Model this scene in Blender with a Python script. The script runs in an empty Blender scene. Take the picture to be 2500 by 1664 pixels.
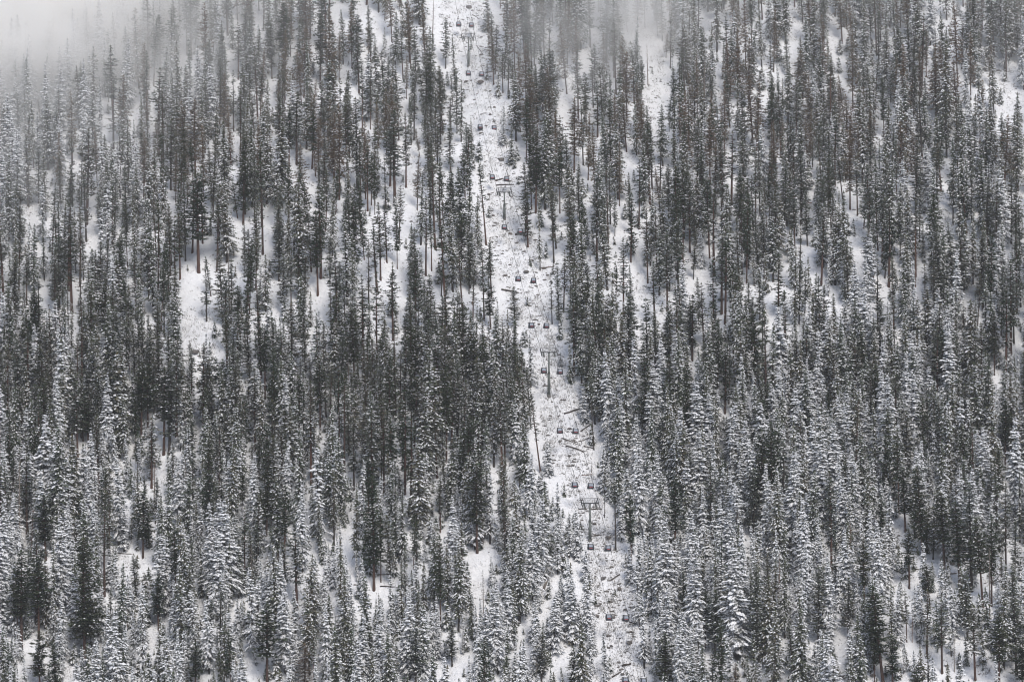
import bpy, math, random
import numpy as np
from mathutils import Vector, Matrix, Euler

R = math.radians
random.seed(7)
rng = np.random.default_rng(11)
scene = bpy.context.scene
COL = scene.collection

# ------------------------------------------------------------------ camera
PW, PH = 2500.0, 1664.0
TX = 0.1586
TY = TX * 681.0 / 1024.0
cam_d = bpy.data.cameras.new("camera")
cam = bpy.data.objects.new("camera", cam_d)
COL.objects.link(cam)
cam.location = (0, 0, 0)
cam.rotation_euler = (R(90), 0, 0)
cam_d.sensor_width = 36.0
cam_d.lens = 18.0 / TX
cam_d.clip_start = 1.0
cam_d.clip_end = 9000.0
scene.camera = cam

# ------------------------------------------------------------------ sky, sun, exposure
SUN_EL, SUN_AZ = R(48), R(160)          # azimuth clockwise from +Y (the view direction)
world = bpy.data.worlds.new("World")
scene.world = world
world.use_nodes = True
nt = world.node_tree
nt.nodes.clear()
w_out = nt.nodes.new("ShaderNodeOutputWorld")
w_bg = nt.nodes.new("ShaderNodeBackground")
w_sky = nt.nodes.new("ShaderNodeTexSky")
w_sky.sky_type = 'NISHITA'
w_sky.sun_disc = False
w_sky.sun_elevation = SUN_EL
w_sky.sun_rotation = SUN_AZ
w_sky.air_density = 1.0
w_sky.dust_density = 2.0
w_sky.ozone_density = 1.0
w_hs = nt.nodes.new("ShaderNodeHueSaturation")   # overcast: a pale, greyer sky
w_hs.inputs['Saturation'].default_value = 0.72
w_bg.inputs['Strength'].default_value = 0.118
nt.links.new(w_sky.outputs[0], w_hs.inputs['Color'])
nt.links.new(w_hs.outputs[0], w_bg.inputs['Color'])
nt.links.new(w_bg.outputs[0], w_out.inputs['Surface'])

sun_d = bpy.data.lights.new("sun", 'SUN')
sun_d.energy = 1.2
sun_d.angle = R(24)
sun_d.color = (1.0, 0.95, 0.87)
sun = bpy.data.objects.new("sun", sun_d)
COL.objects.link(sun)
sdir = Vector((math.sin(SUN_AZ) * math.cos(SUN_EL), math.cos(SUN_AZ) * math.cos(SUN_EL), math.sin(SUN_EL)))
sun.rotation_euler = sdir.to_track_quat('Z', 'Y').to_euler()
sun.location = (0, 0, 300)

vs = scene.view_settings
vs.view_transform = 'Standard'
vs.look = 'None'
vs.gamma = 1.0
vs.use_curve_mapping = False
vs.exposure = 0.56
cy = scene.cycles
cy.max_bounces = 12
cy.diffuse_bounces = 3
cy.glossy_bounces = 1
cy.transmission_bounces = 1
cy.volume_bounces = 10
cy.transparent_max_bounces = 8
cy.use_denoising = True
cy.denoiser = 'OPENIMAGEDENOISE'
cy.denoising_input_passes = 'RGB_ALBEDO_NORMAL'
cy.denoising_prefilter = 'ACCURATE'
cy.pixel_filter_type = 'BLACKMAN_HARRIS'
cy.filter_width = 1.1

# ------------------------------------------------------------------ helpers
def tag(o, label=None, cat=None, group=None, kind=None):
    if label: o['label'] = label
    if cat: o['category'] = cat
    if group: o['group'] = group
    if kind: o['kind'] = kind
    return o

def empty(name, loc=(0, 0, 0), rz=0.0):
    o = bpy.data.objects.new(name, None)
    o.location = loc
    o.rotation_euler = (0, 0, rz)
    o.empty_display_size = 0.5
    COL.objects.link(o)
    return o

class MB:
    """collects vertices and faces, then becomes ONE mesh object"""
    def __init__(s):
        s.v = []; s.f = []; s.m = []
    def add(s, vs_, fs_, mi=0):
        b = len(s.v)
        s.v.extend([tuple(p) for p in vs_])
        for f in fs_:
            s.f.append(tuple(b + i for i in f)); s.m.append(mi)
    def box(s, c, d, rot=None, mi=0):
        x, y, z = d[0] / 2, d[1] / 2, d[2] / 2
        p = [Vector(q) for q in ((-x,-y,-z),(x,-y,-z),(x,y,-z),(-x,y,-z),(-x,-y,z),(x,-y,z),(x,y,z),(-x,y,z))]
        if rot is not None: p = [rot @ q for q in p]
        c = Vector(c)
        s.add([c + q for q in p], [(0,3,2,1),(4,5,6,7),(0,1,5,4),(1,2,6,5),(2,3,7,6),(3,0,4,7)], mi)
    def tube(s, pts, rad, n=8, mi=0, caps=True):
        pts = [Vector(p) for p in pts]
        if not hasattr(rad, '__len__'): rad = [rad] * len(pts)
        rings = []
        for i, p in enumerate(pts):
            t = (pts[min(i + 1, len(pts) - 1)] - pts[max(i - 1, 0)]).normalized()
            a = t.cross(Vector((0, 0, 1)) if abs(t.z) < 0.9 else Vector((1, 0, 0))).normalized()
            b = t.cross(a)
            rings.append([p + (a * math.cos(k * 2 * math.pi / n) + b * math.sin(k * 2 * math.pi / n)) * rad[i] for k in range(n)])
        vs_ = [q for r in rings for q in r]
        fs_ = []
        for i in range(len(pts) - 1):
            for k in range(n):
                fs_.append((i*n+k, i*n+(k+1)%n, (i+1)*n+(k+1)%n, (i+1)*n+k))
        if caps:
            fs_.append(tuple(range(n - 1, -1, -1))); fs_.append(tuple((len(pts)-1)*n + k for k in range(n)))
        s.add(vs_, fs_, mi)
    def mesh(s, name, mats):
        me = bpy.data.meshes.new(name)
        me.from_pydata(s.v, [], s.f)
        for m in mats: me.materials.append(m)
        if len(mats) > 1: me.polygons.foreach_set('material_index', s.m)
        me.update()
        return me
    def build(s, name, mats, parent=None, smooth=False):
        if not isinstance(mats, (list, tuple)): mats = [mats]
        me = s.mesh(name, mats)
        if smooth: me.polygons.foreach_set('use_smooth', [True] * len(me.polygons))
        o = bpy.data.objects.new(name, me)
        COL.objects.link(o)
        o.parent = parent
        return o

def mat(name, col, rough=0.8, metal=0.0, spec=0.3):
    m = bpy.data.materials.new(name)
    m.use_nodes = True
    b = m.node_tree.nodes['Principled BSDF']
    b.inputs['Base Color'].default_value = (*col, 1)
    b.inputs['Roughness'].default_value = rough
    b.inputs['Metallic'].default_value = metal
    b.inputs['Specular IOR Level'].default_value = spec
    return m

def N(m, t, **kw):
    n = m.node_tree.nodes.new(t)
    for k, v in kw.items(): setattr(n, k, v)
    return n
def L(m, a, b): m.node_tree.links.new(a, b)

def ramp(m, fac, p0, p1, c0=(0,0,0,1), c1=(1,1,1,1)):
    r = N(m, 'ShaderNodeValToRGB')
    r.color_ramp.elements[0].position = p0; r.color_ramp.elements[0].color = c0
    r.color_ramp.elements[1].position = p1; r.color_ramp.elements[1].color = c1
    L(m, fac, r.inputs[0])
    return r.outputs[0]
def noise(m, vec, scale, detail=4, rough=0.55):
    n = N(m, 'ShaderNodeTexNoise')
    n.inputs['Scale'].default_value = scale; n.inputs['Detail'].default_value = detail; n.inputs['Roughness'].default_value = rough
    if vec is not None: L(m, vec, n.inputs['Vector'])
    return n.outputs['Fac']
def mixc(m, fac, a, b):
    n = N(m, 'ShaderNodeMix', data_type='RGBA')
    for sock, val in ((n.inputs[0], fac), (n.inputs[6], a), (n.inputs[7], b)):
        if hasattr(val, 'is_output'): L(m, val, sock)
        elif isinstance(val, (int, float)): sock.default_value = val
        else: sock.default_value = (*val, 1)
    return n.outputs[2]
def math_(m, op, a, b=0.0):
    n = N(m, 'ShaderNodeMath', operation=op)
    for sock, val in zip(n.inputs, (a, b)):
        if hasattr(val, 'is_output'): L(m, val, sock)
        else: sock.default_value = val
    return n.outputs[0]

# ------------------------------------------------------------------ materials
SNOWC = (0.83, 0.835, 0.85)
def needle_mat(name, ca, cb, frost):
    m = mat(name, ca, 0.75, 0, 0.15)
    b = m.node_tree.nodes['Principled BSDF']
    oi = N(m, 'ShaderNodeObjectInfo')
    tc = N(m, 'ShaderNodeTexCoord')
    base = mixc(m, oi.outputs['Random'], ca, cb)
    n1 = noise(m, tc.outputs['Object'], 0.45, 3)
    base = mixc(m, ramp(m, n1, 0.42, 0.68), base, tuple(min(1, c * 1.5 + 0.004) for c in ca))
    geo = N(m, 'ShaderNodeNewGeometry')
    sep = N(m, 'ShaderNodeSeparateXYZ'); L(m, geo.outputs['Normal'], sep.inputs[0])
    up = ramp(m, math_(m, 'ABSOLUTE', sep.outputs['Z']), 0.35, 0.9)
    n2 = noise(m, tc.outputs['Object'], 2.3, 4, 0.65)
    fr = math_(m, 'MULTIPLY', math_(m, 'MULTIPLY', up, ramp(m, n2, 0.40, 0.62)), frost)
    L(m, mixc(m, fr, base, SNOWC), b.inputs['Base Color'])
    return m
M = {}
M['needle_dark'] = needle_mat('pine_needles', (0.024, 0.046, 0.018), (0.056, 0.058, 0.020), 0.04)
M['needle_mid'] = needle_mat('dusted_needles', (0.042, 0.062, 0.028), (0.104, 0.084, 0.038), 0.22)
M['needle_fir'] = needle_mat('fir_needles', (0.040, 0.058, 0.042), (0.072, 0.070, 0.044), 0.72)
M['needle_brown'] = needle_mat('dry_needles', (0.150, 0.100, 0.055), (0.125, 0.104, 0.052), 0.16)

def snow_mat():
    m = mat('snow', SNOWC, 0.75, 0, 0.2)
    b = m.node_tree.nodes['Principled BSDF']
    tc = N(m, 'ShaderNodeTexCoord')
    n = noise(m, tc.outputs['Object'], 1.2, 3)
    L(m, mixc(m, n, (0.78, 0.79, 0.82), (0.87, 0.87, 0.88)), b.inputs['Base Color'])
    return m
M['snow'] = snow_mat()

def bark_mat(name, ca, cb):
    m = mat(name, ca, 0.9, 0, 0.1)
    b = m.node_tree.nodes['Principled BSDF']
    tc = N(m, 'ShaderNodeTexCoord'); mp = N(m, 'ShaderNodeMapping')
    mp.inputs['Scale'].default_value = (2.2, 2.2, 0.5)
    L(m, tc.outputs['Object'], mp.inputs[0])
    n = noise(m, mp.outputs[0], 1.6, 5, 0.65)
    oi = N(m, 'ShaderNodeObjectInfo')
    c = mixc(m, ramp(m, n, 0.35, 0.65), ca, cb)
    c = mixc(m, math_(m, 'MULTIPLY', oi.outputs['Random'], 0.55), c, (0.055, 0.048, 0.045))
    L(m, c, b.inputs['Base Color'])
    return m
M['bark_red'] = bark_mat('pine_bark', (0.070, 0.038, 0.030), (0.125, 0.068, 0.052))
M['bark_dark'] = bark_mat('fir_bark', (0.040, 0.034, 0.031), (0.075, 0.062, 0.055))
M['dead_wood'] = bark_mat('dead_wood', (0.17, 0.145, 0.125), (0.27, 0.235, 0.205))
M['dead_red'] = bark_mat('dead_red_wood', (0.16, 0.085, 0.06), (0.24, 0.15, 0.11))
M['log'] = bark_mat('log_wood', (0.05, 0.042, 0.038), (0.11, 0.085, 0.07))

def rock_mat():
    m = mat('granite', (0.2, 0.19, 0.18), 0.9, 0, 0.2)
    b = m.node_tree.nodes['Principled BSDF']
    tc = N(m, 'ShaderNodeTexCoord')
    n = noise(m, tc.outputs['Object'], 1.7, 6, 0.7)
    oi = N(m, 'ShaderNodeObjectInfo')
    c = mixc(m, ramp(m, n, 0.35, 0.65), (0.075, 0.07, 0.068), (0.22, 0.205, 0.195))
    c = mixc(m, math_(m, 'MULTIPLY', oi.outputs['Random'], 0.3), c, (0.2, 0.16, 0.13))
    L(m, c, b.inputs['Base Color'])
    return m
M['rock'] = rock_mat()
M['scrub'] = needle_mat('scrub_twigs', (0.10, 0.085, 0.065), (0.10, 0.085, 0.065), 0.5)

def ground_mat():
    m = mat('snow_ground', SNOWC, 0.8, 0, 0.2)
    b = m.node_tree.nodes['Principled BSDF']
    tc = N(m, 'ShaderNodeTexCoord')
    n = noise(m, tc.outputs['Object'], 0.03, 5)
    c = mixc(m, n, (0.79, 0.80, 0.83), (0.86, 0.86, 0.87))
    n3 = noise(m, tc.outputs['Object'], 0.75, 6, 0.72)       # litter, twigs and stones poking through thin snow
    n4 = noise(m, tc.outputs['Object'], 0.06, 3, 0.6)
    thr = math_(m, 'ADD', n3, math_(m, 'MULTIPLY', math_(m, 'SUBTRACT', n4, 0.5), 0.35))
    c = mixc(m, math_(m, 'MULTIPLY', ramp(m, thr, 0.60, 0.68), 0.85), c, (0.13, 0.115, 0.10))
    L(m, c, b.inputs['Base Color'])
    n2 = noise(m, tc.outputs['Object'], 0.35, 6, 0.6)
    bp = N(m, 'ShaderNodeBump'); bp.inputs['Strength'].default_value = 0.9; bp.inputs['Distance'].default_value = 1.3
    L(m, n2, bp.inputs['Height']); L(m, bp.outputs[0], b.inputs['Normal'])
    return m
M['ground'] = ground_mat()
M['steel'] = mat('galvanised_steel', (0.16, 0.165, 0.155), 0.6, 0.3, 0.4)
M['steel_green'] = mat('grey_green_paint', (0.125, 0.14, 0.13), 0.6, 0.1, 0.4)
M['steel_dark'] = mat('dark_steel', (0.06, 0.062, 0.065), 0.6, 0.3, 0.4)
M['concrete'] = mat('concrete', (0.17, 0.165, 0.155), 0.9)
M['rope'] = mat('wire_rope', (0.05, 0.05, 0.055), 0.6, 0.4)
M['cabin'] = mat('charcoal_cabin_paint', (0.035, 0.037, 0.045), 0.4, 0.1, 0.5)
M['glass'] = mat('cabin_glass', (0.36, 0.40, 0.46), 0.12, 0.0, 0.6)  # pale blue-grey base colour paints in the sky reflected by the panes
M['emblem'] = mat('red_lettering', (0.50, 0.13, 0.15), 0.6)
M['rack'] = mat('ski_rack_grey', (0.17, 0.17, 0.18), 0.6, 0.3)

# ------------------------------------------------------------------ terrain function
PA, PB = 0.000861, 0.001357
_wr = np.random.default_rng(3)
_waves = []
for lam, amp, n in ((170, 2.6, 6), (70, 0.8, 7), (26, 0.34, 8), (11, 0.17, 12), (6, 0.075, 12)):
    for _ in range(n):
        th = _wr.uniform(0, math.pi); k = 2 * math.pi / (lam * _wr.uniform(0.75, 1.3))
        _waves.append((k * math.cos(th), k * math.sin(th), _wr.uniform(0, 6.28), amp * _wr.uniform(0.6, 1.2)))
def ground_z(x, y):
    x = np.asarray(x, float); y = np.asarray(y, float)
    hill = (PA * np.minimum(y, 2500.0) - 1.0) / PB
    u = np.zeros_like(hill)
    for kx, ky, ph, a in _waves: u = u + a * np.sin(kx * x + ky * y + ph)
    hill = hill + u
    near = -6.0 - 0.9 * y                                 # the hillside the camera stands on
    k = 12.0
    mx = np.maximum(np.maximum(hill, near), -295.0)
    return mx + k * np.log(np.exp((hill - mx) / k) + np.exp((near - mx) / k) + np.exp((-295.0 - mx) / k))
def ray(px, py):
    return (np.asarray(px, float) / PW - 0.5) * 2 * TX, (0.5 - np.asarray(py, float) / PH) * 2 * TY
def on_ground(px, py):
    u, v = ray(px, py)
    lo = np.full(np.shape(v), 700.0); hi = np.full(np.shape(v), 2600.0)
    for _ in range(40):
        mid = (lo + hi) / 2
        above = v * mid > ground_z(u * mid, mid)
        lo = np.where(above, mid, lo); hi = np.where(above, hi, mid)
    y = (lo + hi) / 2
    return u * y, y, ground_z(u * y, y)
def project(p):
    return (p[0] / p[1] / (2 * TX) + 0.5) * PW, (0.5 - p[2] / p[1] / (2 * TY)) * PH
def mpp(y): return 2 * TX * y / PW                        # metres per photograph pixel at depth y

def build_ground():
    xs = np.concatenate([np.linspace(-3000, -400, 27)[:-1], np.linspace(-400, -300, 20)[:-1], np.linspace(-300, 300, 330)[:-1], np.linspace(300, 400, 20)[:-1], np.linspace(400, 3000, 27)])
    ys = np.concatenate([np.linspace(-600, 840, 70)[:-1], np.linspace(840, 1560, 400)[:-1], np.linspace(1560, 3600, 60)])
    X, Y = np.meshgrid(xs, ys)
    Z = ground_z(X, Y)
    nx, ny = len(xs), len(ys)
    co = np.stack([X, Y, Z], -1).reshape(-1, 3)
    i = np.arange(nx * ny).reshape(ny, nx)
    q = np.stack([i[:-1, :-1], i[:-1, 1:], i[1:, 1:], i[1:, :-1]], -1).reshape(-1, 4)
    me = bpy.data.meshes.new('ground')
    me.vertices.add(len(co)); me.vertices.foreach_set('co', co.ravel())
    me.loops.add(q.size); me.loops.foreach_set('vertex_index', q.ravel())
    me.polygons.add(len(q)); me.polygons.foreach_set('loop_start', np.arange(0, q.size, 4))
    me.update(calc_edges=True); me.validate()
    me.polygons.foreach_set('use_smooth', np.ones(len(q), bool))
    me.materials.append(M['ground'])
    o = bpy.data.objects.new('ground', me); COL.objects.link(o)
    tag(o, 'snow covered mountainside under the forest and the lift line', kind='structure')
build_ground()

# ------------------------------------------------------------------ the lift line
S = 2500.0 / 2356.0
tower_px = [(1010 * S, -225 * S, 13), (1078 * S, 152 * S, 12.4), (1160.5 * S, 504 * S, 10.6), (1263 * S, 911 * S, 15.6), (1357.5 * S, 1244 * S, 12.6), (1492 * S, 1760 * S, 13)]
GAUGE = 5.5
tw = []
for px, py, h in tower_px:
    x, y, z = on_ground(px, py)
    tw.append((Vector((float(x), float(y), float(z))), h))
dirv = (tw[0][0] - tw[-1][0]); dirv.z = 0; dirv.normalize()      # uphill along the line
LINE_RZ = math.atan2(-dirv.x, dirv.y)
side = Vector((dirv.y, -dirv.x, 0))                               # to the right seen from the camera

def make_tower(idx, base, h, label):
    up_slope = 0.634
    t = empty('lift_tower', base - Vector((0, 0, 0.25)), LINE_RZ)
    tag(t, label, 'lift tower', 'towers of the gondola lift')
    m = MB(); m.tube([(0, 0, -1.2), (0, 0, 0.75)], [0.66, 0.62], 14); m.build('footing', M['concrete'], t)
    split = h * 0.52
    m = MB(); m.tube([(0, 0, 0.75), (0, 0, split)], [0.54, 0.48], 16); m.build('lower_tube', M['steel_green'], t, True)
    m = MB(); m.tube([(0, 0, split), (0, 0, split + 0.14)], 0.58, 16); m.build('flange', M['steel'], t)
    m = MB(); m.tube([(0, 0, 0.75), (0, 0, 0.9)], 0.64, 16); m.build('flange', M['steel'], t)
    m = MB(); m.tube([(0, 0, split + 0.14), (0, 0, split + 0.9), (0, 0, h - 0.15)], [0.46, 0.29, 0.27], 14); m.build('upper_tube', M['steel_green'], t, True)
    m = MB(); m.box((0, 0, h), (GAUGE - 0.2, 0.36, 0.30)); m.box((0, 0, h - 0.22), (0.9, 0.5, 0.16)); m.build('crossarm', M['steel_dark'], t)
    top = h + 1.55
    m = MB()
    m.box((0, 0, top), (GAUGE + 0.35, 0.24, 0.16))
    for s_ in (-1, 1):
        m.tube([(s_ * 2.0, 0, h + 0.15), (s_ * 2.55, 0, top)], 0.10, 6)
        m.tube([(s_ * 1.35, 0, h + 0.15), (s_ * 1.35, 0, top)], 0.06, 6)
    m.build('lifting_frame', M['steel_dark'], t)
    m = MB()
    for s_ in (-1, 1):
        m.tube([(s_ * 0.45, 0.25, h + 0.15), (s_ * 0.45, 0.25, h + 1.1)], 0.022, 4)
    m.tube([(-1.3, 0.25, h + 1.1), (1.3, 0.25, h + 1.1)], 0.022, 4); m.tube([(-1.3, 0.25, h + 0.6), (1.3, 0.25, h + 0.6)], 0.018, 4)
    m.build('guard_rail', M['steel'], t)
    ang = math.atan(up_slope)
    rot = Matrix.Rotation(ang, 3, 'X')
    for s_ in (-1, 1):
        cx = s_ * GAUGE / 2
        m = MB(); m.box((cx + s_ * 0.12, 0, h - 0.05), (0.14, 4.6, 0.34), rot); st = m.build('sheave_train', M['steel_dark'], t)
        m = MB()
        for k in range(8):
            c = Vector((cx, 0, h + 0.12)) + rot @ Vector((0, -1.95 + k * 0.557, 0.1))
            m.tube([c - Vector((0.06, 0, 0)), c + Vector((0.06, 0, 0))], 0.25, 10)
        w = m.build('sheave', M['steel'], st); w['kind'] = 'stuff'
        m = MB()
        wx = cx - s_ * 0.85
        m.box((wx, 0, h - 0.75), (0.62, 3.4, 0.06), rot)
        for e in (-1, 1):
            m.box(Vector((wx + e * 0.31, 0, h - 0.75)) + rot @ Vector((0, 0, 1.0)), (0.04, 3.4, 0.05), rot)
            for q in (-1.6, 0, 1.6):
                m.box(Vector((wx + e * 0.31, 0, h - 0.75)) + rot @ Vector((0, q, 0.5)), (0.04, 0.04, 1.0), rot)
        for q in np.linspace(-1.5, 1.5, 7):
            m.box(Vector((wx, 0, h - 0.75)) + rot @ Vector((0, q, 0.08)), (0.62, 0.05, 0.1), rot)
        m.build('catwalk', M['steel'], t)
    m = MB(); m.tube([(0.35, 0, top), (0.35, 0, top + 0.9)], 0.03, 5); m.box((0.35, 0, top + 0.92), (0.2, 0.06, 0.12)); m.build('antenna', M['steel_dark'], t)
    m = MB()
    for e in (-0.18, 0.18): m.tube([(e, 0.66, 1.0), (e, 0.42, h - 0.3)], 0.025, 4)
    for q in np.arange(1.2, h - 0.4, 0.45): m.tube([(-0.18, 0.66 - 0.24 * q / h, q), (0.18, 0.66 - 0.24 * q / h, q)], 0.02, 4)
    m.build('ladder', M['steel'], t)
    return t
tl = [None, 'grey lift tower highest up the slope, just under the top gondola pair', 'shortest lift tower, standing beside a fallen log in the upper clearing',
      'tallest lift tower with a gondola cabin level with its tube', 'grey green lift tower lowest on the slope, near a thick bare trunk', None]
for i in range(1, 5): make_tower(i, tw[i][0], tw[i][1], tl[i])

def rope_points(s_, off=0.0, sag=0.012):
    P = [b + Vector((0, 0, h + 0.25)) + side * s_ for b, h in tw]
    out = []
    for a, b in zip(P[:-1], P[1:]):
        n = 40; ln = (b - a).length
        for k in range(n):
            t = k / n
            out.append(a.lerp(b, t) - Vector((0, 0, 4 * sag * ln * t * (1 - t) + off)))
    out.append(P[-1])
    return out
ropes = {-1: rope_points(-GAUGE / 2), 1: rope_points(GAUGE / 2)}
for s_, lb in ((-1, 'steel haul rope carrying the left column of gondola cabins'), (1, 'steel haul rope carrying the right column of gondola cabins')):
    m = MB(); m.tube(ropes[s_], 0.055, 5); o = m.build('haul_rope', M['rope']); tag(o, lb, 'cable', 'ropes of the gondola lift')
for s_, lb in ((-0.7, 'thin signal cable strung left of the tower tubes'), (0.9, 'thin signal cable strung right of the tower tubes')):
    m = MB(); m.tube(rope_points(s_, 0.0, 0.02), 0.022, 4); o = m.build('signal_cable', M['rope']); tag(o, lb, 'cable', 'signal cables of the gondola lift')

# gondola cabin (local: x across the line, y uphill, z up; origin on the rope)
def ring(w, d, z, c=0.22):
    x, y = w / 2, d / 2
    return [(-x + c, -y, z), (x - c, -y, z), (x, -y + c, z), (x, y - c, z), (x - c, y, z), (-x + c, y, z), (-x, y - c, z), (-x, -y + c, z)]
CAB_C = -3.0
def make_cabin(s_):
    g = empty('gondola_cabin')
    zb = CAB_C - 1.08
    prof = [(1.56, 1.66, 0.0), (1.84, 1.98, 0.12), (1.96, 2.10, 0.55), (1.97, 2.10, 0.98), (1.80, 1.94, 1.80), (1.62, 1.72, 2.02), (1.25, 1.3, 2.14)]
    rings = [ring(w, d, zb + z, 0.22) for w, d, z in prof]
    m = MB()
    n = 8
    fs_ = [tuple(range(n - 1, -1, -1)), tuple((len(rings) - 1) * n + k for k in range(n))]
    for i in range(len(rings) - 1):
        for k in range(n): fs_.append((i*n+k, i*n+(k+1)%n, (i+1)*n+(k+1)%n, (i+1)*n+k))
    m.add([p for r in rings for p in r], fs_)
    m.build('body', M['cabin'], g)
    z0, z1 = zb + 1.02, zb + 1.74
    def wd(z, i): a = (z - zb - 0.98) / 0.82; return (prof[3][i] + (prof[4][i] - prof[3][i]) * a) / 2
    for sy in (-1, 1):
        m = MB(); e = 0.015
        a, b = wd(z0, 0) - 0.30, wd(z1, 0) - 0.30
        ya, yb = (wd(z0, 1) + e) * sy, (wd(z1, 1) + e) * sy
        m.add([(-a, ya, z0), (a, ya, z0), (b, yb, z1), (-b, yb, z1), (-a, ya - 0.04 * sy, z0), (a, ya - 0.04 * sy, z0), (b, yb - 0.04 * sy, z1), (-b, yb - 0.04 * sy, z1)],
              [(0, 1, 2, 3), (0, 4, 5, 1), (1, 5, 6, 2), (2, 6, 7, 3), (3, 7, 4, 0)])
        m.build('window', M['glass'], g)
    for sx in (-1, 1):
        for (ya, yb) in ((-0.78, -0.04), (0.04, 0.78)):
            m = MB(); e = 0.015
            xa, xb = (wd(z0, 0) + e) * sx, (wd(z1, 0) + e) * sx
            k = 0.9
            m.add([(xa, ya, z0), (xa, yb, z0), (xb, yb * k, z1), (xb, ya * k, z1), (xa - 0.04*sx, ya, z0), (xa - 0.04*sx, yb, z0), (xb - 0.04*sx, yb * k, z1), (xb - 0.04*sx, ya * k, z1)],
                  [(0, 1, 2, 3), (0, 4, 5, 1), (1, 5, 6, 2), (2, 6, 7, 3), (3, 7, 4, 0)])
            m.build('window', M['glass'], g)
    for sy in (-1, 1):                                   # the red word across the end of the cabin
        m = MB()
        xx = -0.52
        for w in (0.13, 0.10, 0.12, 0.12, 0.10, 0.12, 0.07, 0.12):
            m.box((xx + w / 2, sy * 1.055, zb + 0.70), (w, 0.03, 0.2)); xx += w + 0.02
        m.build('lettering', M['emblem'], g)['kind'] = 'stuff'
    m = MB(); m.box((0, 0, zb + 0.06), (1.98, 1.4, 0.10)); m.build('bumper', M['rack'], g)
    m = MB()
    for q in (-0.5, -0.2, 0.1, 0.4): m.box((-s_ * 1.06, q, zb + 0.42), (0.14, 0.1, 0.7))
    m.box((-s_ * 1.06, 0, zb + 0.1), (0.16, 1.3, 0.08)); m.build('ski_rack', M['rack'], g)
    m = MB()
    r1 = ring(1.5, 1.55, zb + 2.07, 0.3); r2 = ring(1.3, 1.35, zb + 2.21, 0.35); r3 = ring(0.6, 0.6, zb + 2.27, 0.2)
    m.add(r1 + r2 + r3, [(k, (k+1)%8, 8+(k+1)%8, 8+k) for k in range(8)] + [(8+k, 8+(k+1)%8, 16+(k+1)%8, 16+k) for k in range(8)] + [tuple(range(16, 24))])
    m.build('roof_snow', M['snow'], g, True)
    b = s_ * 0.46
    m = MB(); m.tube([(0, 0, zb + 2.1), (b * 0.55, 0, zb + 2.22), (b * 0.98, 0, zb + 2.62), (b * 1.0, 0, zb + 3.1), (b * 0.75, 0, -0.40), (b * 0.15, 0, -0.08)], 0.065, 6)
    arm = m.build('hanger_arm', M['steel_dark'], g)
    m = MB(); m.box((0, 0, 0.02), (0.26, 0.62, 0.22)); m.tube([(-0.08, -0.25, 0.16), (0.08, -0.25, 0.16)], 0.1, 8); m.tube([(-0.08, 0.25, 0.16), (0.08, 0.25, 0.16)], 0.1, 8)
    m.build('grip', M['steel_dark'], arm)
    return g
def copy_tree(o, parent=None):
    c = o.copy(); COL.objects.link(c)
    if parent is not None: c.parent = parent
    for ch in list(o.children): copy_tree(ch, c)
    return c
cab_y = {-1: [55, 168, 291, 407, 522, 641, 748, 852, 990, 1115, 1257, 1419, 1564],
         1: [57, 170, 294, 411, 531, 645, 749, 854, 991, 1117, 1260, 1421, 1566]}
where = ['above the highest lift tower', 'under the base of the highest lift tower', 'second pair below the highest lift tower', 'just above the shortest lift tower',
         'below the base of the shortest lift tower', 'second pair below the shortest lift tower', 'just above the tallest lift tower', 'level with the tube of the tallest tower',
         'below the base of the tallest tower, near fallen logs', 'just above the lowest lift tower', 'below the base of the lowest lift tower', 'second pair below the lowest lift tower', 'cut by the bottom edge of the photo']
for s_ in (-1, 1):
    pr = make_cabin(s_)
    rp = ropes[s_]
    for k, yy in enumerate(cab_y[s_]):
        tgt = yy * S
        best = None
        for a, b in zip(rp[:-1], rp[1:]):
            ya = project(a + Vector((0, 0, CAB_C)))[1]; yb = project(b + Vector((0, 0, CAB_C)))[1]
            if ya <= tgt < yb:
                best = a.lerp(b, (tgt - ya) / (yb - ya))
        g = pr if k == 0 else copy_tree(pr)
        g.location = best
        g.rotation_euler = (R(random.uniform(-1, 1)), R(random.uniform(-2, 2)), LINE_RZ + R(random.uniform(-3, 3)))
        tag(g, 'charcoal gondola cabin on %s rope, %s' % ('left' if s_ < 0 else 'right', where[k]), 'gondola', 'gondola cabins on the lift')

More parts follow.
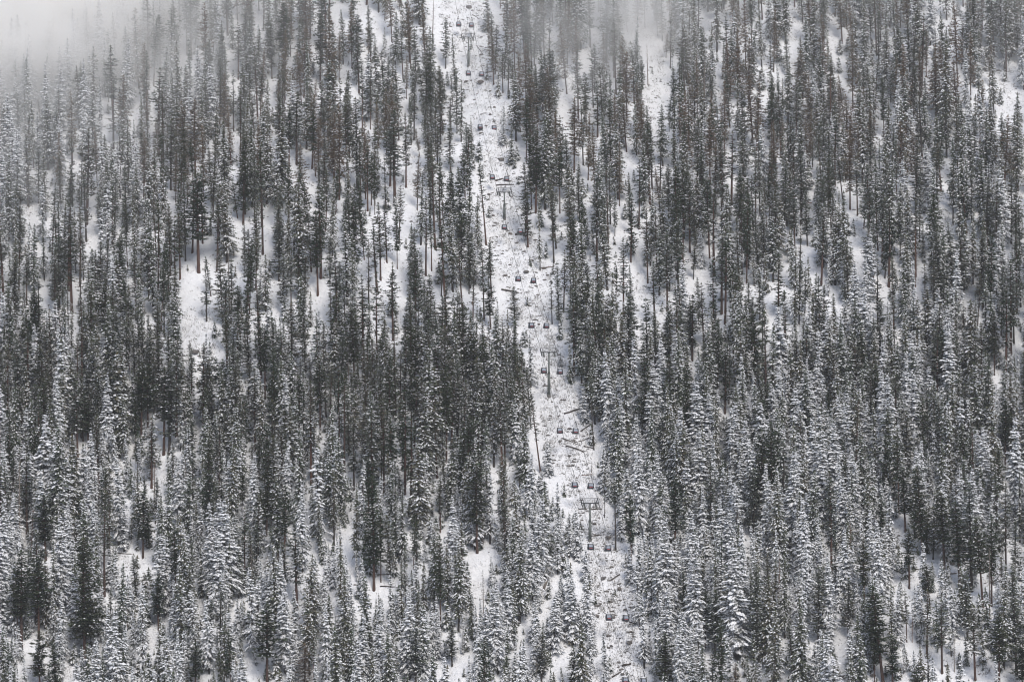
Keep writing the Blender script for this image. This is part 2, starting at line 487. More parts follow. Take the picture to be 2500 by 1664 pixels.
# ------------------------------------------------------------------ trees: forms
def tree_form(kind, H, W, bare, snow, seed, needle, bark, dens=1.0, rag=0.0, broken=1.0):
    """returns (trunk MB [bark], crown MB [needle, snow, bark])"""
    rd = random.Random(seed)
    T, C = MB(), MB()
    r0 = (0.0125 if kind == 'pine' else 0.0120) * H
    bx, by = rd.uniform(-.012, .012) * H, rd.uniform(-.012, .012) * H
    def axis(z):
        t = z / H
        return Vector((bx * math.sin(t * 2.4), by * math.sin(t * 1.9), z))
    zs = [-0.8, 0.0, 0.06*H, 0.2*H, 0.4*H, 0.6*H, 0.8*H, 0.985*H]
    rs = [r0*1.35, r0*1.2, r0, r0*.9, r0*.75, r0*.55, r0*.3, 0.02]
    T.tube([axis(z) if z > 0 else Vector((0, 0, z)) for z in zs], rs, 7)
    zb = bare * H
    Rm = W / 2 * 1.12
    gaps = [(rd.uniform(0.05, .95), rd.uniform(0, 6.28), rd.uniform(.03, .07), rd.uniform(.5, 1.2)) for _ in range(int(7 * H / 25) + (5 if kind == 'pine' else 0))]
    rw = [rd.uniform(.80 - .3 * rag, 1.16 + .15 * rag) for _ in range(13)]
    def radius(t, az):
        t = min(max(t, 0), 1)
        t = t * broken
        if kind == 'pine':
            r = Rm * (max(0, 1 - t) ** 0.43) * min(1.0, 0.60 + 2.6 * t) * rw[int(t * 11.99)]
        else:
            r = Rm * (max(0, 1 - t) ** 0.66) * min(1.0, 0.75 + 2.0 * t) * 1.08 * rw[int(t * 11.99)]
        for gt, ga, gw, gs in gaps:
            if abs(t - gt) < gw and abs((az - ga + math.pi) % (2 * math.pi) - math.pi) < gs: r *= 0.45
        return r
    z = zb
    side_ph = rd.uniform(0, 6.28)
    while z < H - 0.25:
        t = (z - zb) / (H - zb)
        rr = radius(t, 0)
        nb = max(3, int((3.8 + Rm * (1 - t) ** .6 * 1.5) * dens + rd.random()))
        a0 = rd.uniform(0, 6.28)
        for k in range(nb):
            az = a0 + (k + rd.uniform(-.35, .35)) * 2 * math.pi / nb
            zz = z + rd.uniform(-.35, .35)
            if zz > H - 0.15: continue
            Lb = radius(t, az) * rd.uniform(.55 - .2 * rag, 1.2 + .15 * rag)
            if rd.random() < (.14 if kind == 'pine' else .07) + .22 * rag: continue
            Lb = max(Lb, 0.28)
            d = Vector((math.cos(az), math.sin(az), 0)); s = Vector((-d.y, d.x, 0))
            droop = (0.50 - 0.75 * t) if kind != 'pine' else (0.18 - 0.5 * t)
            droop += rd.uniform(-.14, .14)
            o = axis(zz)
            if Lb > 1.2 and rd.random() < .6:
                e = o + d * Lb * .85 - Vector((0, 0, droop * Lb * .8))
                w_ = Vector((0, 0, 0.05 + .012 * Lb))
                C.add([o - w_, o + w_, e], [(0, 1, 2)], 2)
            bsn = (.92 if rd.random() < snow * 1.02 else .10 + .25 * snow)     # a bough is loaded or shaken bare as a whole
            n = max(1, int(Lb / 0.62 + .5))
            for j in range(n):
                fr = (j + rd.uniform(.45, 1.0)) / n
                if kind == 'pine' and fr < .40 and n > 2 and rd.random() < .75: continue
                r_ = Lb * fr
                sz = (0.55 + 0.42 * rd.random()) * (0.55 + .45 * min(1, (1 - t) * 4)) * (1.12 if kind == 'pine' else 1.0)
                P = o + d * (r_ - .25 * sz) + s * rd.uniform(-.32, .32) * min(1, r_) - Vector((0, 0, droop * r_ * (0.75 + .35 * fr)))
                nb_ = 5 if kind == 'pine' else 4
                for q in range(nb_):                    # needle sprays
                    th = -1.15 + 2.3 * (q + rd.uniform(-.2, .2)) / (nb_ - 1)
                    dd = (d * math.cos(th) + s * math.sin(th)).normalized()
                    up = rd.uniform(-.15, .55) if kind == 'pine' else rd.uniform(-.75, .05)
                    tip = P + dd * sz * rd.uniform(.75, 1.2) + Vector((0, 0, sz * up))
                    pw = Vector((-dd.y, dd.x, 0)) * sz * rd.uniform(.17, .27) + Vector((0, 0, sz * rd.uniform(-.16, .16)))
                    C.add([P - pw, P + pw, tip], [(0, 1, 2)], 0)
                # a tuft under the bough
                az2 = az + rd.uniform(-1.2, 1.2)
                d2 = Vector((math.cos(az2), math.sin(az2), 0)); s2 = Vector((-d2.y, d2.x, 0))
                C.add([P - s2 * .26 * sz + Vector((0, 0, .06)), P + s2 * .26 * sz, P + d2 * .35 * sz - Vector((0, 0, (.75 if kind != 'pine' else .35) * sz))], [(0, 1, 2)], 0)
                sn = bsn * (1.0 if fr > .35 else .55)
                for pad in range(2 if snow > .55 else 1):   # snow lying on the bough
                    if rd.random() > sn: continue
                    ls = sz * rd.uniform(.46, .80) * (.66 + .36 * snow); ws = ls * rd.uniform(.34, .62)
                    cpos = P + d * sz * (.42 if pad == 0 else rd.uniform(-.1, .2)) + s * (0 if pad == 0 else rd.choice((-1, 1)) * sz * rd.uniform(.3, .5)) + Vector((0, 0, .05 * sz - .30 * sz * max(0, droop)))
                    sl = -(droop * .8 + .42) if kind != 'pine' else -(droop * .8 + .15)
                    rim = []
                    for q in range(5):
                        a = q * 2 * math.pi / 5 + rd.uniform(-.3, .3); f = rd.uniform(.75, 1.2)
                        u_ = math.cos(a) * ls * f; v_ = math.sin(a) * ws * f
                        rim.append(cpos + d * u_ + s * v_ + Vector((0, 0, sl * u_ - .10 * abs(v_))))
                    top = cpos + Vector((0, 0, .16 * sz + .05)) + d * .03
                    C.add(rim + [top], [(q, (q + 1) % 5, 5) for q in range(5)], 1)
        z += (rd.uniform(.50, .80) if kind == 'pine' else rd.uniform(.40, .62)) * (1.0 if t < .85 else .7)
    # leader
    tp = axis(H)
    for q in range(4):
        a = q * 1.57 + rd.random(); dd = Vector((math.cos(a), math.sin(a), 0))
        C.add([tp + Vector((0, 0, .35)), tp - Vector((0, 0, .6)) + dd * .05, tp + dd * .3 - Vector((0, 0, .55))], [(0, 1, 2)], 0)
    return T, C

def snag_form(H, seed, bushy):
    rd = random.Random(seed)
    T, B = MB(), MB()
    r0 = .011 * H
    bx = rd.uniform(-.02, .02) * H
    ax = lambda z: Vector((bx * math.sin(z / H * 2), bx * .6 * math.sin(z / H * 3), z))
    T.tube([Vector((0, 0, -.6)), ax(0.01), ax(.3*H), ax(.6*H), ax(.9*H), ax(H)], [r0*1.2, r0*1.1, r0*.85, r0*.6, r0*.3, .03], 6)
    z = H * rd.uniform(.2, .35)
    while z < H * .97:
        for _ in range(rd.choice((1, 2, 2, 3)) * bushy):
            a = rd.uniform(0, 6.28); d = Vector((math.cos(a), math.sin(a), 0))
            l = rd.uniform(.5, 1.9) * (1.15 - z / H) * (H / 20) + .25
            o = ax(z + rd.uniform(-.3, .3)); e = o + d * l + Vector((0, 0, rd.uniform(-.5, .25) * l))
            B.tube([o, o.lerp(e, .55) + Vector((0, 0, .06 * l)), e], [.05, .035, .012], 3, caps=False)
            if l > .9 and rd.random() < .6:
                mid = o.lerp(e, .6); e2 = mid + (d + Vector((rd.uniform(-.9, .9), rd.uniform(-.9, .9), rd.uniform(-.6, .2)))) * l * .35
                B.tube([mid, e2], [.025, .01], 3, caps=False)
        z += rd.uniform(.35, .75)
    return T, B

FORMS = []          # (class, H, W, bare, trunk mesh, crown mesh, trunk mat)
def add_form(cls, kind, H, W, bare, snow, seed, needle, bark, dens=1.0, rag=0.25, broken=1.0):
    T, C = tree_form(kind, H, W, bare, snow, seed, needle, bark, dens, rag, broken)
    FORMS.append(dict(cls=cls, H=H, W=W, bare=bare, T=T, C=C, n=M[needle], b=M[bark],
                      tm=T.mesh('trunk', [M[bark]]), cm=C.mesh('crown', [M[needle], M['snow'], M[bark]])))
    FORMS[-1]['tm'].polygons.foreach_set('use_smooth', [True] * len(FORMS[-1]['tm'].polygons))
sd = 100
for H, W, bare in ((31, 6.8, .34), (26, 6.4, .42), (33, 7.6, .24), (22, 5.6, .30)):
    add_form('pine_full', 'pine', H, W, bare, .08, sd, 'needle_dark', 'bark_red', 1.35, .15); sd += 1
for H, W, bare in ((32, 6.2, .20), (28, 5.6, .30), (24, 5.0, .16), (30, 5.2, .38), (20, 4.6, .22)):
    add_form('pine_dusted', 'pine', H, W, bare, .28, sd, 'needle_mid', 'bark_red' if sd % 2 else 'bark_dark'); sd += 1
for H, W, bare in ((30, 5.8, .12), (25, 5.0, .18), (20, 4.5, .10), (15, 3.8, .06)):
    add_form('fir_dusted', 'fir', H, W, bare, .50, sd, 'needle_mid', 'bark_dark'); sd += 1
for H, W, bare in ((27, 5.6, .10), (22, 5.0, .12), (17, 4.4, .06), (13, 3.7, .04)):
    add_form('fir_frosted', 'fir', H, W, bare, .86, sd, 'needle_fir', 'bark_dark'); sd += 1
add_form('pine_brown', 'pine', 27, 6.4, .25, .16, sd, 'needle_brown', 'bark_red'); sd += 1
add_form('pine_tall_bare', 'pine', 24, 6.5, .68, .45, sd, 'needle_mid', 'bark_dark'); sd += 1
add_form('sapling', 'fir', 5.0, 1.9, .03, .65, sd, 'needle_mid', 'bark_dark'); sd += 1
add_form('sapling', 'fir', 3.4, 1.5, .03, .55, sd, 'needle_mid', 'bark_dark'); sd += 1
for cls, kind, H, W, bare, snow, nd, bk, dens, rag, br in (
        ('pine_dusted', 'pine', 31, 5.2, .40, .25, 'needle_mid', 'bark_red', .62, 1.0, 1.0), ('pine_dusted', 'pine', 26, 4.4, .28, .30, 'needle_mid', 'bark_dark', .60, 1.0, 1.0),
        ('pine_dusted', 'pine', 22, 5.4, .36, .26, 'needle_mid', 'bark_red', .75, .8, .80), ('pine_clean', 'pine', 29, 5.4, .38, .08, 'needle_dark', 'bark_red', .66, .9, .88),
        ('pine_clean', 'pine', 20, 4.2, .22, .08, 'needle_dark', 'bark_red', .8, .6, 1.0), ('fir_dusted', 'fir', 28, 4.6, .14, .50, 'needle_mid', 'bark_dark', .66, 1.0, 1.0),
        ('fir_dusted', 'fir', 19, 3.6, .10, .62, 'needle_fir', 'bark_dark', .7, .8, 1.0), ('fir_frosted', 'fir', 24, 4.6, .16, .80, 'needle_fir', 'bark_dark', .72, .9, 1.0),
        ('fir_frosted', 'fir', 16, 3.4, .10, .85, 'needle_fir', 'bark_dark', .8, .7, 1.0), ('fir_frosted', 'fir', 20, 5.2, .05, .78, 'needle_mid', 'bark_dark', 1.0, .6, .85)):
    add_form(cls, kind, H, W, bare, snow, sd, nd, bk, dens, rag, br); sd += 1
print('tree form triangles', sum(len(f['C'].f) + len(f['T'].f) for f in FORMS), [len(f['C'].f) for f in FORMS])

# ------------------------------------------------------------------ trees: where they stand (photograph: base x, base y, tip y, crown width, lean of the tip)
HAND = """
C 52 1580 1343 62 0|C 95 1560 1360 50 0|C 98 1695 1540 66 0|C 208 1625 1312 76 -4|C 112 1366 1207 58 -4|C 349 1362 1199 54 0|C 387 1537 1403 32 0
C 476 1685 1568 58 0|P 255 1455 1198 42 4|C 652 1690 1472 70 0|B 743 1700 1570 52 0|P 1015 1668 1526 66 0|C 1400 1700 1582 54 0|P 1104 1625 1508 46 0|C 1622 1705 1546 78 0
C 2211 1300 1140 46 -6|C 2254 1366 1136 46 -14|C 2306 1402 1200 56 -12|C 2344 1446 1224 58 -12|C 2400 1484 1266 48 -18|C 2220 1436 1290 50 -4|C 2157 1672 1427 58 -26|C 2180 1680 1552 66 0
P 2030 1392 1168 42 -4|P 2262 1604 1438 46 0|C 2270 1476 1375 34 -10|P 2300 1642 1463 56 0|P 2362 1562 1388 46 -8|P 2381 1660 1478 60 0|C 2440 1690 1498 48 0|P 2482 1645 1380 50 -10|C 2497 1700 1555 50 0
P 2008 1512 1384 44 0|C 2150 1326 1208 24 0|P 2070 1560 1410 40 0|P 1746 1602 1440 52 0|P 1855 1642 1376 44 -6|P 2025 1312 1150 46 0|P 1839 1312 1143 42 0|P 1998 1572 1382 46 0|B 1796 1700 1618 60 0|P 1709 1332 1178 40 0
C 485 664 422 66 0|C 530 660 476 42 0|C 594 547 385 46 0|D 1112 222 84 24 -8|P 1088 166 44 27 0|D 1126 346 196 23 0|D 1153 391 288 15 -3|P 1039 361 238 20 -6
D 1191 77 -18 38 -4|B 1205 206 70 32 -6|P 1228 227 118 28 0|P 1255 247 133 24 -4|P 1298 167 3 28 -10|P 1314 296 168 28 -8|P 1355 269 122 28 -6|B 1384 229 58 32 -16|P 1409 172 38 34 -4|P 1452 226 108 48 -4
C 1459 334 198 40 -4|D 1230 357 260 19 0|D 1249 403 320 26 0|P 1302 421 268 38 -5|P 1270 322 218 40 0|P 1371 413 282 38 -4|P 1338 419 248 36 -6|B 1402 420 238 44 0
P 1050 262 98 38 -8|P 1078 282 163 32 -6|P 1101 322 236 30 0|P 1052 364 253 28 0|C 1100 420 314 36 -5|P 1068 402 308 32 0|S 1217 238 178 14 0|S 1189 195 154 10 0|S 1150 120 84 8 0
D 1131 597 408 50 -14|P 1187 596 393 29 -20|P 1284 576 398 46 -6|C 1289 603 468 36 0|D 1319 661 478 17 -5|P 1358 606 448 28 -14|P 1398 643 468 36 -10|C 1054 661 508 24 -5|C 1088 771 508 46 -14
P 1130 768 581 32 -10|D 1160 692 575 40 0|P 1200 727 586 38 -4|C 1198 803 688 58 -4|P 1259 803 700 31 -4|P 1348 791 666 19 -4|P 1366 803 640 26 -6|D 1483 707 508 38 -18|D 1424 803 648 46 -6|D 1420 742 538 40 0
S 1333 630 591 12 0|S 1294 648 622 8 0|S 1288 745 726 9 0|D 1296 944 818 26 -4|P 1320 1156 946 28 -24|P 1260 986 843 38 -6|P 1227 1163 948 42 -6|F 1340 1160 1081 30 -4|F 1322 1216 1148 46 0|P 1268 1203 1088 42 0
D 1394 936 842 20 -4|F 1369 895 860 14 0|F 1427 1033 948 28 -4|T 1450 1097 903 26 -10|P 1478 962 808 62 -6|F 1553 994 936 24 0|F 1520 1146 973 36 -6|F 1473 1203 1098 32 0|T 1503 1340 1168 50 -5|T 1476 1263 1148 22 0
F 1411 1367 1246 32 -5|F 1430 1422 1343 30 0|F 1518 1319 1218 28 -5|F 1440 1562 1398 38 -10|F 1480 1664 1548 28 -8|F 1573 1630 1448 34 -8|F 1608 1542 1368 36 -8|F 1541 1424 1338 32 -6|F 1638 1557 1428 36 -6
F 1397 1562 1418 48 0|P 1322 1664 1543 40 0|F 1353 1592 1458 42 0|S 1501 1455 1437 11 0|S 1486 1469 1459 8 0|F 303 1345 1225 36 0|S 290 1184 1176 8 0
P 300 935 790 44 0|P 65 745 600 34 0|P 135 785 610 36 0|P 605 745 560 42 0|C 960 830 640 42 0|P 690 770 620 34 0|P 585 830 700 30 0|P 545 800 610 42 -8|P 830 770 640 34 0|P 900 760 590 30 0
D 1040 1180 960 54 0|C 900 1250 1120 64 0|C 913 1440 1160 52 -6|D 1018 1310 1080 62 0|C 1165 1350 1130 48 0|P 1075 1300 1150 32 0|P 370 1190 1020 66 0|C 400 1110 900 58 0|P 190 1120 930 52 0|P 760 1180 930 44 0
D 1610 720 560 40 0|C 1770 790 560 46 0|D 1700 600 430 44 0|P 1720 860 690 50 -6|P 1870 1060 760 52 -6|P 2290 1020 800 46 0|P 2400 760 560 46 0|P 2290 560 350 44 0|C 1560 560 380 30 0|C 1540 640 470 36 0
C 1690 880 720 48 0|P 1640 900 760 46 -4|C 1600 800 640 44 -4|C 1770 1010 840 46 0|C 1900 780 620 40 0|D 2100 400 220 50 0|D 2310 340 100 48 0|C 2170 700 500 50 0|D 2210 930 740 42 0|C 2455 930 700 46 0
"""
SNAGS = [(49, 1352, 1118, 'g'), (14, 1300, 1178, 'r'), (75, 1357, 1245, 'r'), (241, 1267, 1162, 'g'), (311, 1539, 1448, 'r'), (142, 1512, 1452, 'g'), (25, 1340, 1210, 'g'), (2415, 1532, 1336, 'g'), (2227, 1568, 1503, 'r'),
         (1511, 976, 904, 'r'), (1444, 1153, 1123, 'g'), (1582, 208, 105, 'r'), (1055, 112, -12, 'r'), (376, 1230, 1120, 'r'), (560, 760, 600, 'g'), (580, 800, 700, 'g'), (376, 700, 560, 'r'), (1901, 1470, 1350, 'r'),
         (2070, 1440, 1268, 'r'), (1660, 380, 230, 'r'), (1720, 330, 140, 'g'), (740, 900, 780, 'g'), (640, 1290, 1190, 'r'), (1310, 1700, 1610, 'g'), (1180, 1500, 1390, 'g'), (2235, 700, 560, 'r'), (2280, 800, 640, 'g'),
         (2030, 330, 180, 'r'), (800, 330, 200, 'g'), (690, 260, 130, 'r'), (900, 190, 60, 'r'), (2160, 1085, 950, 'r'), (1920, 1250, 1100, 'g'), (616, 1480, 1330, 'g'), (140, 1080, 960, 'g'), (2330, 1640, 1540, 'g'), (850, 1000, 880, 'r'),
         (1500, 1075, 960, 'g'), (1155, 800, 720, 'r'), (450, 1240, 1120, 'g')]
RIGHT_EDGE = [(0, 1110), (50, 1115), (100, 1117), (150, 1120), (200, 1150), (260, 1172), (300, 1180), (350, 1185), (400, 1183), (440, 1198), (500, 1212), (560, 1238), (600, 1258), (650, 1274), (700, 1270), (750, 1268), (800, 1290), (850, 1308), (900, 1330), (950, 1345), (1000, 1358), (1050, 1362), (1100, 1378), (1150, 1390), (1200, 1400), (1250, 1430), (1300, 1440), (1350, 1455), (1400, 1460), (1450, 1470), (1500, 1480), (1570, 1490)]
LEFT_EDGE = [(0, 1000), (50, 1010), (100, 1042), (150, 1056), (200, 1064), (260, 1082), (300, 1092), (350, 1100), (400, 1108), (440, 1116), (500, 1122), (560, 1132), (600, 1140), (650, 1152), (700, 1168), (750, 1192), (800, 1222), (850, 1226), (900, 1240), (950, 1243), (1000, 1247), (1050, 1266), (1100, 1290), (1150, 1302), (1200, 1330), (1250, 1345), (1300, 1355), (1350, 1362), (1400, 1372), (1450, 1386), (1500, 1400), (1570, 1420)]
CLEAR = [(470, 755, 48, 66), (95, 715, 40, 34), (105, 640, 16, 36), (920, 400, 48, 58), (690, 440, 40, 26), (690, 700, 14, 34), (615, 640, 20, 36), (528, 340, 14, 56), (372, 150, 14, 20), (275, 1090, 18, 100), (292, 1300, 20, 52),
         (265, 880, 14, 38), (790, 1110, 22, 44), (1510, 205, 26, 100), (1435, 330, 32, 60), (1310, 190, 26, 28), (1480, 90, 26, 42), (1665, 250, 14, 80), (1825, 60, 20, 46), (1855, 490, 12, 54), (1640, 620, 9, 70), (1475, 660, 16, 46),
         (1475, 900, 14, 60), (1590, 850, 9, 54), (2190, 60, 26, 36), (2322, 200, 34, 80), (2085, 1290, 34, 50), (2320, 1080, 36, 44), (2262, 1480, 22, 80), (2275, 1290, 22, 54), (1810, 1525, 44, 24), (1600, 1270, 24, 34), (1262, 1330, 12, 40),
         (150, 1532, 26, 24), (60, 480, 14, 40), (640, 380, 16, 30), (840, 240, 18, 24), (980, 500, 40, 18), (560, 880, 14, 24), (870, 690, 10, 30), (1060, 690, 10, 26), (1120, 880, 8, 24), (1960, 330, 14, 26), (2180, 500, 10, 26),
         (1700, 1235, 14, 26), (1500, 1180, 12, 24), (1010, 1130, 10, 20), (690, 1350, 14, 20), (910, 1330, 22, 22), (1250, 130, 26, 26), (1370, 120, 22, 26), (420, 350, 10, 26), (1760, 160, 10, 40), (2340, 420, 14, 46), (2060, 860, 12, 26)]
MW, MH_ = 500, 333
clear = np.zeros((MH_, MW), bool)
yy, xx = np.mgrid[0:MH_, 0:MW]
XX = (xx + .5) * 5 / S; YY = (yy + .5) * 5 / S           # in the 2356 frame
le = np.interp(YY, [a for a, _ in LEFT_EDGE], [b for _, b in LEFT_EDGE]); re_ = np.interp(YY, [a for a, _ in RIGHT_EDGE], [b for _, b in RIGHT_EDGE])
corridor = (XX > le + 2) & (XX < re_ - 2)
clear |= corridor
for cx, cy_, rx, ry in CLEAR: clear |= ((XX - cx) / rx) ** 2 + ((YY - cy_) / ry) ** 2 < 1
DARK = np.array([[.34, .50, .66, .74, .78, .78, .68, .66, .64, .56], [.46, .72, .84, .80, .80, .76, .78, .76, .70, .54], [.66, .88, .86, .82, .84, .84, .82, .80, .74, .58], [.62, .80, .78, .84, .84, .74, .74, .66, .54, .58],
                 [.50, .68, .66, .80, .80, .42, .46, .36, .38, .52], [.40, .52, .46, .58, .50, .34, .36, .32, .42, .52], [.42, .34, .38, .40, .34, .30, .36, .38, .40, .44]])
def dark_at(px, py):
    gx = min(max(px / 250 - .5, 0), 8.999); gy = min(max(py / 237.7 - .5, 0), 5.999)
    i, j = int(gx), int(gy); fx, fy = gx - i, gy - j
    return (DARK[j, i]*(1-fx)+DARK[j, i+1]*fx)*(1-fy) + (DARK[j+1, i]*(1-fx)+DARK[j+1, i+1]*fx)*fy

TREES = []          # dict: pos, H, W, cls, lean, px, py, tip
def pick(cls, H, W, r):
    c = [i for i, f in enumerate(FORMS) if f['cls'] == cls]
    sc = sorted(c, key=lambda i: abs(math.log(FORMS[i]['H'] / H)) + .5 * abs(math.log(FORMS[i]['W'] / FORMS[i]['H'] / (W / H))) + r.uniform(0, .28))
    return sc[0]
rt = random.Random(5)
CLS = dict(A='pine_full', C='pine_clean', P='pine_dusted', D='fir_dusted', F='fir_frosted', B='pine_brown', T='pine_tall_bare', S='sapling')
def put(cls, px, py, pt, wpx, lean, hand, pos=None):
    if pos is None:
        x, y, z = on_ground(px, py); pos = (float(x), float(y), float(z))
    k = mpp(pos[1])
    H = (py - pt) * k; W = wpx * k
    f = pick(cls, H, W, rt)
    TREES.append(dict(pos=pos, H=H, W=W, cls=cls, f=f, lean=lean, px=px, py=py, tip=pt, w=wpx, hand=hand, rz=rt.uniform(0, 6.28)))
for ln in HAND.strip().split('\n'):
    for it in ln.split('|'):
        a = it.split()
        if a[0] == 'C' and (float(a[2]) > 1100 or float(a[4]) > 50): a[0] = 'A'; a[4] = float(a[4]) * 1.2
        put(CLS[a[0]], float(a[1]), float(a[2]), float(a[3]), float(a[4]), float(a[5]), True)
hand_base = np.zeros((MH_, MW))
for t in TREES:
    if t['cls'] in ('pine_clean', 'pine_full', 'pine_brown') or t['py'] > 1100:
        hh = t['py'] - t['tip']
        xa, xb = max(0, int((t['px'] - t['w'] * .42) / 5)), int((t['px'] + t['w'] * .42) / 5) + 1
        ya, yb = max(0, int(t['tip'] / 5)), max(0, int((t['py'] - hh * .18) / 5))
        hand_base[ya:yb, xa:xb] = np.maximum(hand_base[ya:yb, xa:xb], t['py'])
cell = {}
def near(x, y, d):
    ci, cj = int(x // 6), int(y // 6)
    for i in (-1, 0, 1):
        for j in (-1, 0, 1):
            for (a, b) in cell.get((ci + i, cj + j), ()):
                if (a - x) ** 2 + (b - y) ** 2 < d * d: return True
    return False
def occupy(x, y): cell.setdefault((int(x // 6), int(y // 6)), []).append((x, y))
for t in TREES: occupy(t['pos'][0], t['pos'][1])
NRAND = 4500
tries = 0; made = 0
gy0, gy1 = 905.0, 1460.0
cand = rng.uniform(0, 1, (60000, 2))
CY = gy0 + (gy1 - gy0) * cand[:, 1]
CX = (cand[:, 0] * 2 - 1) * 0.184 * 1460
CZ = ground_z(CX, CY)
for x, y, z in zip(CX, CY, CZ):
    if made >= NRAND: break
    if abs(x) > y * (TX * 1.13): continue
    px, py = project((x, y, z))
    if py < -70 or py > 2010: continue
    if py < 900 and rt.random() < .45: continue
    low = min(1, max(0, (py - 950) / 500))
    if near(x, y, (rt.uniform(2.2, 4.3) if py < 850 else rt.uniform(1.4, 3.2)) + 1.3 * max(0, (y - 1200) / 250)): continue
    if rt.random() < .62 * low: H = rt.gauss(16, 4.0)
    else: H = rt.gauss(25.5, 4.6)
    if rt.random() < .10: H *= .55
    H = min(max(H, 5.5), 36)
    W = H * rt.choice((rt.uniform(.13, .2), rt.uniform(.15, .255), rt.uniform(.2, .29))) * (1.0 + .25 * max(0, (18 - H) / 18))
    if py < 900: W *= .97
    k = mpp(y); hp, wp = H / k, W / k
    # keep the clearings open
    xa, xb = int((px - wp * .5) / 5), int((px + wp * .5) / 5) + 1
    ya, yb = int((py - hp) / 5), int(py / 5) + 1
    sub = clear[max(0, ya):max(0, yb), max(0, xa):max(0, xb)]
    hb = hand_base[max(0, ya):max(0, yb), max(0, xa):max(0, xb)]
    if hb.size and ((hb > 0) & (hb < py)).mean() > .12 and rt.random() < .92: continue
    sub2 = corridor[max(0, ya):max(0, yb), max(0, xa):max(0, xb)]
    if sub2.size and sub2.mean() > rt.uniform(.0, .11): continue
    if sub.size and sub.mean() > (rt.uniform(.0, .16) if rt.random() < .45 else rt.uniform(.1, .7)): continue
    d = dark_at(px, py - hp * .5) + rt.gauss(0, .13)
    if H < 15: d -= .12
    if d > .72: cls = rt.choice(('pine_clean', 'pine_full', 'pine_dusted', 'pine_dusted', 'pine_dusted', 'fir_dusted'))
    elif d > .58: cls = rt.choice(('pine_dusted', 'pine_dusted', 'fir_dusted', 'fir_dusted'))
    elif d > .44: cls = rt.choice(('fir_dusted', 'fir_dusted', 'fir_frosted', 'pine_dusted'))
    else: cls = rt.choice(('fir_frosted', 'fir_frosted', 'fir_frosted', 'fir_dusted'))
    if py > 950 and H > 17 and rt.random() < .07: cls = 'pine_full'
    if cls.startswith('pine') and py < 520 and rt.random() < .34: cls = 'pine_brown'
    if H < 7: cls = 'sapling'
    put(cls, px, py, py - hp, wp, rt.gauss(-2.2, 4.6), False, (x, y, z))
    occupy(x, y); made += 1
made = 0
for x, y, z in zip(CX[::-1], CY[::-1], CZ[::-1]):
    if made >= 2000: break
    if abs(x) > y * (TX * 1.05): continue
    px, py = project((x, y, z))
    if py < 100 or py > 1720: continue
    if rt.random() > .35 + .65 * min(1, max(0, (py - 700) / 500)): continue
    i_, j_ = int(px / 5), int(py / 5)
    if 0 <= i_ < MW and 0 <= j_ < MH_ and corridor[j_, i_] and rt.random() > .012: continue
    if near(x, y, 1.2): continue
    H = rt.choice((rt.uniform(1.6, 4.5), rt.uniform(3, 8.5))); k = mpp(y)
    put('sapling', px, py, py - H / k, H * rt.uniform(.32, .5) / k, rt.gauss(0, 1), False, (x, y, z)); made += 1
print('trees', len(TREES))

# visible area of every tree (nearest paints last), to choose which stand as individuals
idb = np.full((681, 1024), -1, int)
order = sorted(range(len(TREES)), key=lambda i: -TREES[i]['pos'][1])
q = 1024 / PW
for i in order:
    t = TREES[i]
    x0 = t['px'] * q; yb_, yt = t['py'] * q, t['tip'] * q; hw = t['w'] * q / 2
    for r in range(max(0, int(yt)), min(681, int(yb_) + 1)):
        f = (r - yt) / max(1, yb_ - yt)
        h_ = hw * min(1, .12 + f * 1.5) if f < .8 else hw * .25
        a, b = max(0, int(x0 - h_)), min(1024, int(x0 + h_) + 1)
        if b > a: idb[r, a:b] = i
cnt = np.bincount(idb[idb >= 0], minlength=len(TREES))
KIND = lambda t: 'sapling' if t['cls'] == 'sapling' else ('pine_tree' if t['cls'].startswith('pine') else 'fir_tree')
solo, rest = [], []
for kn in ('pine_tree', 'fir_tree', 'sapling'):
    ids = sorted((i for i in range(len(TREES)) if KIND(TREES[i]) == kn), key=lambda i: -cnt[i] - (6 if TREES[i]['hand'] else 0))
    ids_v = [i for i in ids if cnt[i] > (2 if kn != 'sapling' else 9) or TREES[i]['hand']][:300 if kn != 'sapling' else 200]
    solo += ids_v
    rest += [i for i in ids if i not in set(ids_v)]
print({k: sum(KIND(TREES[i]) == k for i in solo) for k in ('pine_tree', 'fir_tree', 'sapling')}, 'rest', len(rest))

LOOK = dict(pine_full='full-crowned dark green pine', pine_clean='dark green pine free of snow', pine_dusted='dark pine dusted with snow', fir_dusted='green fir streaked with snow', fir_frosted='heavily frosted white fir', pine_brown='brownish olive pine',
            pine_tall_bare='pine with a long bare trunk', sapling='little snowy sapling')
used = set()
_ones = 'zero one two three four five six seven eight nine ten eleven twelve thirteen fourteen fifteen sixteen seventeen eighteen nineteen'.split()
_tens = 'x x twenty thirty forty fifty sixty seventy eighty ninety'.split()
def words(v, fine=False):
    n = int(v) if fine else int(round(v))
    w = 'a hundred' if n >= 100 else _ones[n] if n < 20 else _tens[n // 10] + ('-' + _ones[n % 10] if n % 10 else '')
    return w + (' point ' + _ones[int((v - n) * 10)] if fine and n < 100 else '')
def place_words(look, part_, a, b):
    a = min(max(a, 0), 100); b = min(max(b, 0), 100)
    for fa, fb in ((0, 0), (0, 1), (1, 0), (1, 1)):
        l = '%s, %s %s percent across, %s percent down' % (look, part_, words(a, fa), words(b, fb))
        if l not in used: break
    used.add(l)
    return l
